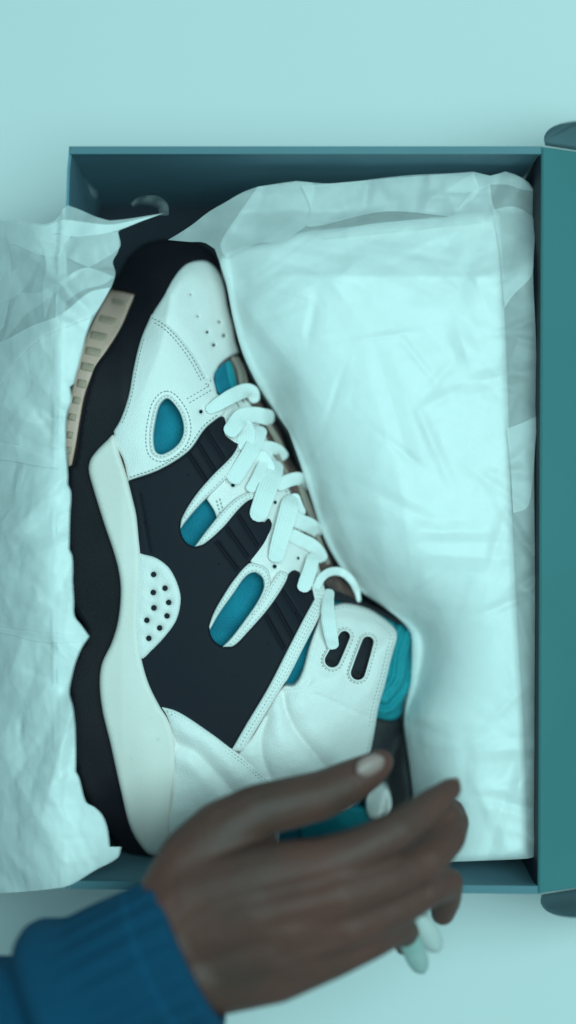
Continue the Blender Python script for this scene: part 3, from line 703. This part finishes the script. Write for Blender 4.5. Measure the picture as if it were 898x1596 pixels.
sheet_from(v, f, z, 'folded_wrap', T_full, bundle, 0.02)
# outer, thinner layer
outer = [(262, 374, 1), (282, 362), (300, 350), (326, 330), (350, 316), (378, 300), (402, 291, 1), (440, 285), (462, 282, 1), (520, 286), (600, 277), (640, 273), (700, 270), (738, 267.5, 1), (764, 274, 1), (776, 271), (788, 267, 1), (806, 273), (822, 283), (833, 296, 1), (834, 330), (831, 420), (835, 520), (838, 650, 1), (833, 700), (834, 900), (834, 1100), (834, 1250), (834, 1335, 1), (823, 1338), (740, 1342), (656, 1345, 1), (651, 1300), (640, 1200), (631, 1120), (641, 1060), (642, 1010), (639, 984), (600, 946), (560, 919), (532, 885), (506, 840), (486, 780), (467, 720), (450, 672, 1), (429, 641), (402, 600), (379, 552), (364, 500), (352, 440), (340, 402), (335, 388, 1), (318, 378), (296, 377)]
op = spline(outer, 5)
v, f = tri(op, [], 4, rings=(3,))
z = bundle_s(v)
sheet_from(v, f, z, 'outer_wrap', T_thin, bundle, None)
# a second fold of the thin sheet lying along the far end and the right side
def strip(name, pts, zf, m, parent, space=5, seed=1, amp=0.0012):
    p_ = spline(pts, 4); v, f = tri(p_, [], space, rings=(2.5,))
    z = zf(v)+crumple(v, seed, 14, 40, amp*0.25, (*p_.min(0), *p_.max(0)))
    return sheet_from(v, f, z, name, m, parent, None)
for i_, (pts, mt) in enumerate((
    ([(402, 291, 1), (462, 283, 1), (490, 288), (484, 325), (478, 352, 1), (440, 376), (400, 380), (372, 392), (352, 400), (344, 380), (368, 340)], T_thin),
    ([(690, 300, 1), (720, 280), (740, 268.5, 1), (764, 274, 1), (788, 268, 1), (812, 278), (832, 298, 1), (815, 296), (790, 288), (764, 288, 1), (730, 300)], T_thin),
    ([(768, 327, 1), (800, 322), (822, 332), (833, 345), (832, 400), (828, 430), (800, 460), (786, 480, 1), (780, 400)], T_thin),
    ([(790, 668, 1), (812, 660), (838, 648, 1), (834, 700), (831, 745, 1), (822, 790), (800, 800, 1), (796, 730)], T_thin),
    ([(500, 372, 1), (560, 352), (640, 343), (700, 337), (735, 300), (764, 286, 1), (766, 310), (770, 340), (690, 352), (600, 362)], T_thin),
    ([(470, 290, 1), (560, 282), (690, 272), (738, 268.5, 1), (745, 300), (700, 337, 1), (600, 330), (500, 352, 1), (478, 352), (484, 325)], T_thin))):
    strip('paper_fold', pts, lambda v, k=i_: bundle_s(v)+0.0008+0.0003*k, mt, bundle, seed=31+i_)

paper = root('tissue_paper', 'crumpled translucent white tissue sheet draped over the left side of the box', 'tissue paper')
def rimx(y): return np.interp(y, lw[:, 1], lw[:, 0])
def drape(v, lift=0.0):
    u = v[:, 0]-(rimx(v[:, 1])+2)
    z = np.where(u < 0, RZ+0.0012-0.00009*np.abs(u)-0.0000028*np.abs(u)**2, RZ+0.0012-0.00002*u)
    return np.maximum(z, 0.006)+lift
PB = (-60, 320, 200, 1395)
def paper_s(v):
    z = drape(v)+crumple(v, 41, 60, 70, 0.0040, PB)+crumple(v, 42, 90, 26, 0.0015, PB)+crumple(v, 43, 12, 160, 0.006, PB)*np.clip(-(v[:, 0]-100)/60, 0.15, 1)
    z = np.where(v[:, 0] > rimx(v[:, 1])-8, np.maximum(z, RZ+0.0006+0.25*(z-RZ)), z)
    return z-0.004*np.clip((v[:, 0]-150)/80, 0, 1)*(v[:, 1] < 420)
right_lo = [(159, 474), (146, 496), (136, 520), (128, 552), (116, 598, 1), (110, 603, 1), (112, 622), (106.5, 641, 1), (104.5, 650, 1), (103, 685), (105, 715), (106.5, 735), (106.5, 755, 1), (111.5, 768), (110, 800), (108.6, 856, 1), (113, 866), (114.5, 885), (114, 905, 1), (116, 935), (117, 960), (128, 975), (140, 992, 1), (128, 1010), (119, 1032), (113, 1055), (109, 1080), (114, 1100), (118, 1130), (119, 1170), (119, 1203, 1), (124, 1212), (135, 1250), (148, 1258), (160, 1270), (168, 1290), (172, 1320, 1), (190, 1320, 1), (184, 1337), (150, 1356), (116, 1377), (100, 1383, 1), (60, 1388), (0, 1392), (-80, 1394, 1)]
sheetA = [(-80, 346, 1), (0, 342), (40, 345), (72, 349), (90, 340), (98, 326), (106, 320, 1), (125, 327), (150, 338), (171, 344, 1), (200, 341), (256, 332, 1), (220, 345), (190, 356), (184, 362, 1), (186, 380), (184, 392), (176, 408), (180, 426), (174, 447, 1)]+right_lo
pa = spline(sheetA, 4); v, f = tri(pa, [], 3.5, rings=(2.5,))
ed = dist(v, pa)
z = paper_s(v)
sheet_from(v, f, z, 'loose_sheet', T_loose, paper, None)
# second, denser layer from the middle down
sheetB = [(-80, 640, 1), (0, 594, 1), (24, 562), (60, 527), (95, 509), (120, 500), (147, 490, 1)]+[p for p in right_lo if p[1] > 500]
pb = spline([(p[0]-2.5 if p[0] > 0 else p[0], *p[1:]) for p in sheetB], 4); v, f = tri(pb, [], 3.5, rings=(2.5,))
z = paper_s(v)-0.0007
sheet_from(v, f, z, 'loose_sheet', T_loosef, paper, None)
dz_ = lambda L: (lambda v: paper_s(v)+L*0.3)
strip('paper_fold', [(-80, 350, 1), (0, 344), (40, 348), (72, 352), (98, 343), (122, 345), (171, 350), (215, 342), (250, 334, 1), (220, 345), (184, 359), (150, 366), (116, 369), (90, 364), (60, 372), (20, 372), (-80, 368, 1)], dz_(0.0035), T_mid, paper, seed=61, amp=0.002)
strip('paper_fold', [(90, 365, 1), (110, 367), (100, 382), (95, 396), (80, 400), (50, 393), (20, 380), (-80, 376, 1), (-80, 368, 1), (40, 370)], dz_(0.0028), T_mid, paper, seed=62, amp=0.002)
strip('paper_fold', [(-80, 552, 1), (0, 533), (50, 508), (95, 490), (139, 456), (172, 448, 1), (160, 470), (145, 491), (120, 502), (95, 512), (60, 530), (24, 566), (0, 600), (-80, 640, 1)], dz_(0.0048), T_mid, paper, seed=63, amp=0.0022)
strip('paper_fold', [(12, 510, 1), (20, 480), (29, 456, 1), (61, 456), (95, 436), (127, 419), (139, 417, 1), (120, 430), (100, 444), (70, 470), (40, 490), (20, 516), (0, 540, 1)], dz_(0.0040), T_thin, paper, seed=64, amp=0.0015)
strip('paper_fold', [(-80, 380, 1), (0, 370), (12, 378), (17, 420), (14, 470), (6, 510, 1), (-30, 540), (-80, 540, 1)], dz_(0.0032), T_mid, paper, seed=65, amp=0.002)
strip('paper_fold', [(0, 628), (30, 648), (60, 660), (95, 655), (98, 700), (60, 690), (30, 672)], dz_(0.0030), T_thin, paper, seed=66, amp=0.002)
strip('paper_fold', [(-80, 976, 1), (0, 978), (60, 986), (110, 990), (138, 992, 1), (118, 1000), (60, 999), (0, 986), (-80, 990, 1)], dz_(0.0040), T_mid, paper, seed=67, amp=0.0015)
# long upright fold standing on the rim
v = []
strip('paper_fold', [(90, 396, 1), (101, 392), (104, 430), (100, 520), (97, 600), (93, 650, 1), (80, 648), (83, 600), (86, 520), (88, 430)], dz_(0.0050), T_thin, paper, space=3, seed=69, amp=0.0006)
for k_, pts in enumerate(([(95, 396, 1), (108, 372), (140, 366), (184, 361, 1), (187, 385), (162, 404), (139, 417, 1), (118, 408)],
        [(100, 440, 1), (118, 422), (139, 417, 1), (160, 424), (178, 432, 1), (160, 444), (130, 452), (104, 470, 1)],
        [(-80, 440, 1), (0, 436), (24, 420), (52, 392), (66, 380, 1), (58, 410), (40, 446), (10, 470), (-80, 480, 1)],
        [(60, 372, 1), (88, 380), (92, 410), (84, 450), (70, 500, 1), (66, 450), (72, 410)],
        [(-80, 700, 1), (0, 690), (50, 702), (95, 730, 1), (60, 726), (0, 716), (-80, 724, 1)],
        )):
    strip('paper_fold', pts, (lambda L: lambda v: paper_s(v)+0.0012+0.0003*L)(k_), T_thin if k_ < 4 else T_mid, paper, seed=80+k_, amp=0.004)
# the curled tip above the toe
V = []; Fc = []
path = spline([(256, 336), (254, 322), (244, 314), (228, 312), (214, 314), (206, 320)], 3, False)
for i, q in enumerate(path):
    t = i/(len(path)-1); hw = 7+4*math.sin(t*math.pi)
    tt = path[min(i+1, len(path)-1)]-path[max(i-1, 0)]; tt /= np.linalg.norm(tt); nn = np.array([-tt[1], tt[0]])
    for k in range(5):
        a = (k-2)/2; p = q+nn*a*hw*(1-0.5*t); V.append(P(p[0], p[1], 0.108-0.020*t+0.004*(1-a*a)+0.0015*math.sin(i*0.8+k)))
    if i:
        b = i*5
        for k in range(4): Fc.append((b-5+k, b-4+k, b+k+1, b+k))
link('curled_tip', V, Fc, tissue_mat('tissue_single', 0.11, crease=0.4), paper)

# ---------------------------------------------------------------- person: hand and sleeve
person = root('person', 'hand of a person in a blue knit sleeve reaching over the heel of the shoe', 'person')
person.location = (0, 0, 0)
def chain(bm, pts):
    """dense overlapping balls along bones: (px, py, z, r_px)"""
    for a, b in zip(pts[:-1], pts[1:]):
        n = max(2, int(math.hypot(a[0]-b[0], a[1]-b[1])/max(4, min(a[3], b[3])*0.16))+int(abs(a[2]-b[2])/0.002))
        for k in range(n+1):
            t = k/n; x, y, z, r = (a[i]+(b[i]-a[i])*t for i in range(4))
            r_m = r*(ZC-z)/F
            bmesh.ops.create_icosphere(bm, subdivisions=2, radius=r_m, matrix=Matrix.Translation(P(x, y, z)))
bm = bmesh.new()
k = 0.172
chain(bm, [(130, 1545, .160, 78), (200, 1512, .162, 76), (270, 1470, .165, 74)])
chain(bm, [(150, 1560, .160, 76), (235, 1545, .162, 72), (305, 1515, .165, 68)])
chain(bm, [(262, 1432, .166, 66), (300, 1395, .168, 60), (400, 1365, .173, 52), (500, 1348, .176, 43), (560, 1324, .176, 35), (618, 1295, .173, 33), (648, 1272, .168, 28), (674, 1253, .162, 26), (704, 1228, .154, 18)])
chain(bm, [(285, 1460, .166, 60), (400, 1420, .176, 50), (528, 1393, .179, 43), (600, 1370, .172, 35), (664, 1342, .160, 34), (698, 1306, .146, 29), (709, 1282, .134, 24), (706, 1264, .128, 20)])
chain(bm, [(305, 1500, .164, 58), (420, 1470, .172, 50), (545, 1438, .174, 41), (612, 1418, .166, 34), (668, 1384, .156, 31), (698, 1376, .147, 26), (697, 1400, .140, 24), (690, 1424, .134, 20)])
chain(bm, [(330, 1528, .162, 56), (430, 1516, .167, 48), (522, 1486, .168, 38), (580, 1462, .164, 33), (620, 1444, .156, 28), (634, 1456, .146, 23), (630, 1474, .138, 17)])
chain(bm, [(262, 1420, .164, 62), (300, 1345, .162, 58), (345, 1300, .160, 54), (400, 1264, .158, 43), (455, 1251, .155, 42), (500, 1240, .152, 40), (545, 1219, .148, 36), (575, 1202, .146, 29), (594, 1188, .145, 22)])
chain(bm, [(300, 1420, .162, 62), (360, 1345, .158, 48), (408, 1318, .154, 28)])
chain(bm, [(620, 1330, .150, 30), (668, 1300, .146, 26), (700, 1268, .140, 20)])
chain(bm, [(350, 1440, .164, 60), (470, 1395, .168, 50), (520, 1440, .160, 45)])
chain(bm, [(330, 1430, .167, 60), (440, 1395, .174, 48), (515, 1370, .174, 40)])
chain(bm, [(340, 1465, .166, 60), (450, 1440, .175, 48), (535, 1417, .174, 40)])
chain(bm, [(350, 1505, .164, 58), (450, 1485, .170, 48), (528, 1463, .169, 38)])
me = bpy.data.meshes.new('hand'); bm.to_mesh(me); bm.free()
tmp = bpy.data.objects.new('hand_source', me); C.objects.link(tmp)
rm = tmp.modifiers.new('r', 'REMESH'); rm.mode = 'VOXEL'; rm.voxel_size = 0.0012
sm = tmp.modifiers.new('s', 'SMOOTH'); sm.factor = 0.6; sm.iterations = 15
dg = bpy.context.evaluated_depsgraph_get(); dg.update()
me2 = bpy.data.meshes.new_from_object(tmp.evaluated_get(dg)); bpy.data.objects.remove(tmp); me2.name = 'hand'
# knuckle hollows and tendons in the surface itself
co_ = np.empty(len(me2.vertices)*3); me2.vertices.foreach_get('co', co_); co_ = co_.reshape(-1, 3)
kk = (ZC-co_[:, 2])/F; px = co_[:, 0]/kk+449; py = 798-co_[:, 1]/kk; top = co_[:, 2] > 0.165; q = np.stack([px, py], 1)
dzv = np.zeros(len(co_))
for a, b in (((420, 1392), (515, 1370)), ((430, 1445), (530, 1418)), ((440, 1493), (530, 1464))):
    dzv -= 0.0008*np.exp(-(dist(q, np.array([a, b], float), False)/12)**2)
for a, b in (((330, 1420), (500, 1350)), ((330, 1440), (520, 1395)), ((340, 1470), (530, 1440))):
    dzv += 0.0003*np.exp(-(dist(q, np.array([a, b], float), False)/8)**2)
for c, wd in (((620, 1300), 10), ((664, 1334), 10), ((664, 1384), 9)):
    for o_ in (-7, 0, 7):
        t = np.array([.45, .9]); c_ = np.array([c[0]+o_*0.9, c[1]-o_*0.45]); dzv -= 0.0008*np.exp(-(dist(q, np.array([c_-t*16, c_+t*16]), False)/1.8)**2)
co_[:, 2] += dzv*top
me2.vertices.foreach_set('co', co_.ravel()); me2.polygons.foreach_set('use_smooth', [True]*len(me2.polygons))
me2.materials.clear(); me2.materials.append(M['skin'])
ho = bpy.data.objects.new('hand', me2); C.objects.link(ho); ho.parent = person
def nail(a, b, wd, z0, z1, m, label=None, curve=0.0022, tipr=0.5):
    V = []; Fc = []; a = np.array(a, float); b = np.array(b, float); t = (b-a); L = np.linalg.norm(t); t /= L; n = np.array([-t[1], t[0]])
    R, K = 14, 8
    for i in range(R+1):
        s_ = i/R; w_ = wd/2*math.sqrt(max(0.02, 1-(abs(2*s_-1))**3.0))*(1-tipr*0.5*max(0, s_-.5))
        for j in range(K+1):
            u = -1+2*j/K; p = a+t*L*s_+n*u*w_; V.append(P(p[0], p[1], z0+(z1-z0)*s_-curve*u*u+0.0008*math.sin(s_*math.pi)))
    N1 = len(V)
    V += [(x, y, z-0.0008) for x, y, z in V]
    for i in range(R):
        for j in range(K):
            q = i*(K+1)+j; Fc.append((q, q+1, q+K+2, q+K+1)); q += N1; Fc.append((q, q+K+1, q+K+2, q+1))
    rim = [j for j in range(K+1)]+[i*(K+1)+K for i in range(1, R+1)]+[R*(K+1)+j for j in range(K-1, -1, -1)]+[i*(K+1) for i in range(R-1, 0, -1)]
    for i in range(len(rim)):
        p, q = rim[i], rim[(i+1) % len(rim)]; Fc.append((p, q, q+N1, p+N1))
    o = link('fingernail', V, Fc, m, ho)
    bm = bmesh.new(); bm.from_mesh(o.data); bmesh.ops.recalc_face_normals(bm, faces=bm.faces); bm.to_mesh(o.data); bm.free()
    if label: o['label'] = label
nail((556, 1204), (598, 1182), 30, .1582, .1545, M['skin_nail'])
nail((699, 1229), (716, 1214), 17, .1565, .1525, M['skin_nail'])
nail((650, 1426), (684, 1484), 36, .150, .146, M['nail'], 'long pale nail of a curled finger')
nail((632, 1448), (660, 1518), 36, .154, .146, M['nail_g'], 'long pale green nail of a curled finger')

# sleeve
sleeve_rings = [  # centre px, half width px, centre z, half depth m, rib amplitude
    (300, 1482, 118, .165, .026, 0), (293, 1485, 126, .165, .028, 1), (285, 1489, 129, .165, .029, 1), (262, 1500, 129, .165, .030, 1), (235, 1513, 129, .165, .031, 1), (205, 1528, 129, .165, .031, 1), (180, 1540, 128, .165, .031, 1),
    (158, 1551, 128, .165, .032, .7), (142, 1560, 134, .166, .036, .3), (122, 1570, 146, .167, .040, 0), (104, 1579, 148, .167, .042, 0), (86, 1587, 136, .166, .036, 0), (76, 1592, 122, .165, .030, 0), (66, 1597, 116, .165, .029, 0), (48, 1606, 124, .165, .034, 0), (20, 1620, 132, .166, .038, 0), (-30, 1645, 138, .166, .042, 0), (-110, 1685, 142, .166, .044, 0), (-260, 1760, 150, .166, .046, 0), (-420, 1840, 155, .166, .046, 0)]
ad = np.array([-.898, .44]); nd = np.array([-.44, -.898])
K = 288; V = []; UV = []; Fc = []
R_ = np.array(sleeve_rings, float); ss = np.arange(len(R_)); fine = np.linspace(0, len(R_)-1, 120)
RR = np.stack([np.interp(fine, ss, R_[:, i]) for i in range(6)], 1)
for _ in range(2): RR[1:-1] = 0.25*RR[:-2]+0.5*RR[1:-1]+0.25*RR[2:]
RR = np.concatenate([[[*(R_[0, :2]+ad*-2), 112, .165, .024, 0]], RR]); RR = np.concatenate([[[250, 1506, 108, .165, .023, 0], [288, 1488, 109, .165, .0235, 0]], RR])
from mathutils import noise as _n
for i, r in enumerate(RR):
    c = r[:2]; k_ = (ZC-r[3])/F
    for j in range(K):
        t = 2*math.pi*j/K
        rb = 1+0.055*r[5]*(abs(math.sin(t*11))**0.8-0.5)+0.006*(abs(math.sin(t*44))-0.5)
        wob = 0.05*_n.noise(Vector((c[0]/50, math.cos(t)*1.3, math.sin(t)*1.3)))*(1-0.7*r[5])*(1 if i > 6 else 0)+0.018*math.sin(t*3+c[0]*0.02)
        f_ = rb+wob
        p = c+nd*math.cos(t)*r[2]*f_; z = r[3]+math.sin(t)*r[4]*f_
        # project through the ring's centre depth so the cuff keeps its true size
        V.append(((p[0]-449)*k_, -(p[1]-798)*k_, z)); UV.append((float(np.hypot(*(c-RR[0, :2])))/300, j/K*3))
    if i:
        b = i*K
        for j in range(K): Fc.append((b-K+j, b-K+(j+1) % K, b+(j+1) % K, b+j))
Fc.append(tuple(range((len(RR)-1)*K, len(RR)*K)))
sl = link('sleeve', V, Fc, M['knit'], person, uvs=UV)
bm = bmesh.new(); bm.from_mesh(sl.data); bmesh.ops.recalc_face_normals(bm, faces=bm.faces); bm.to_mesh(sl.data); bm.free()
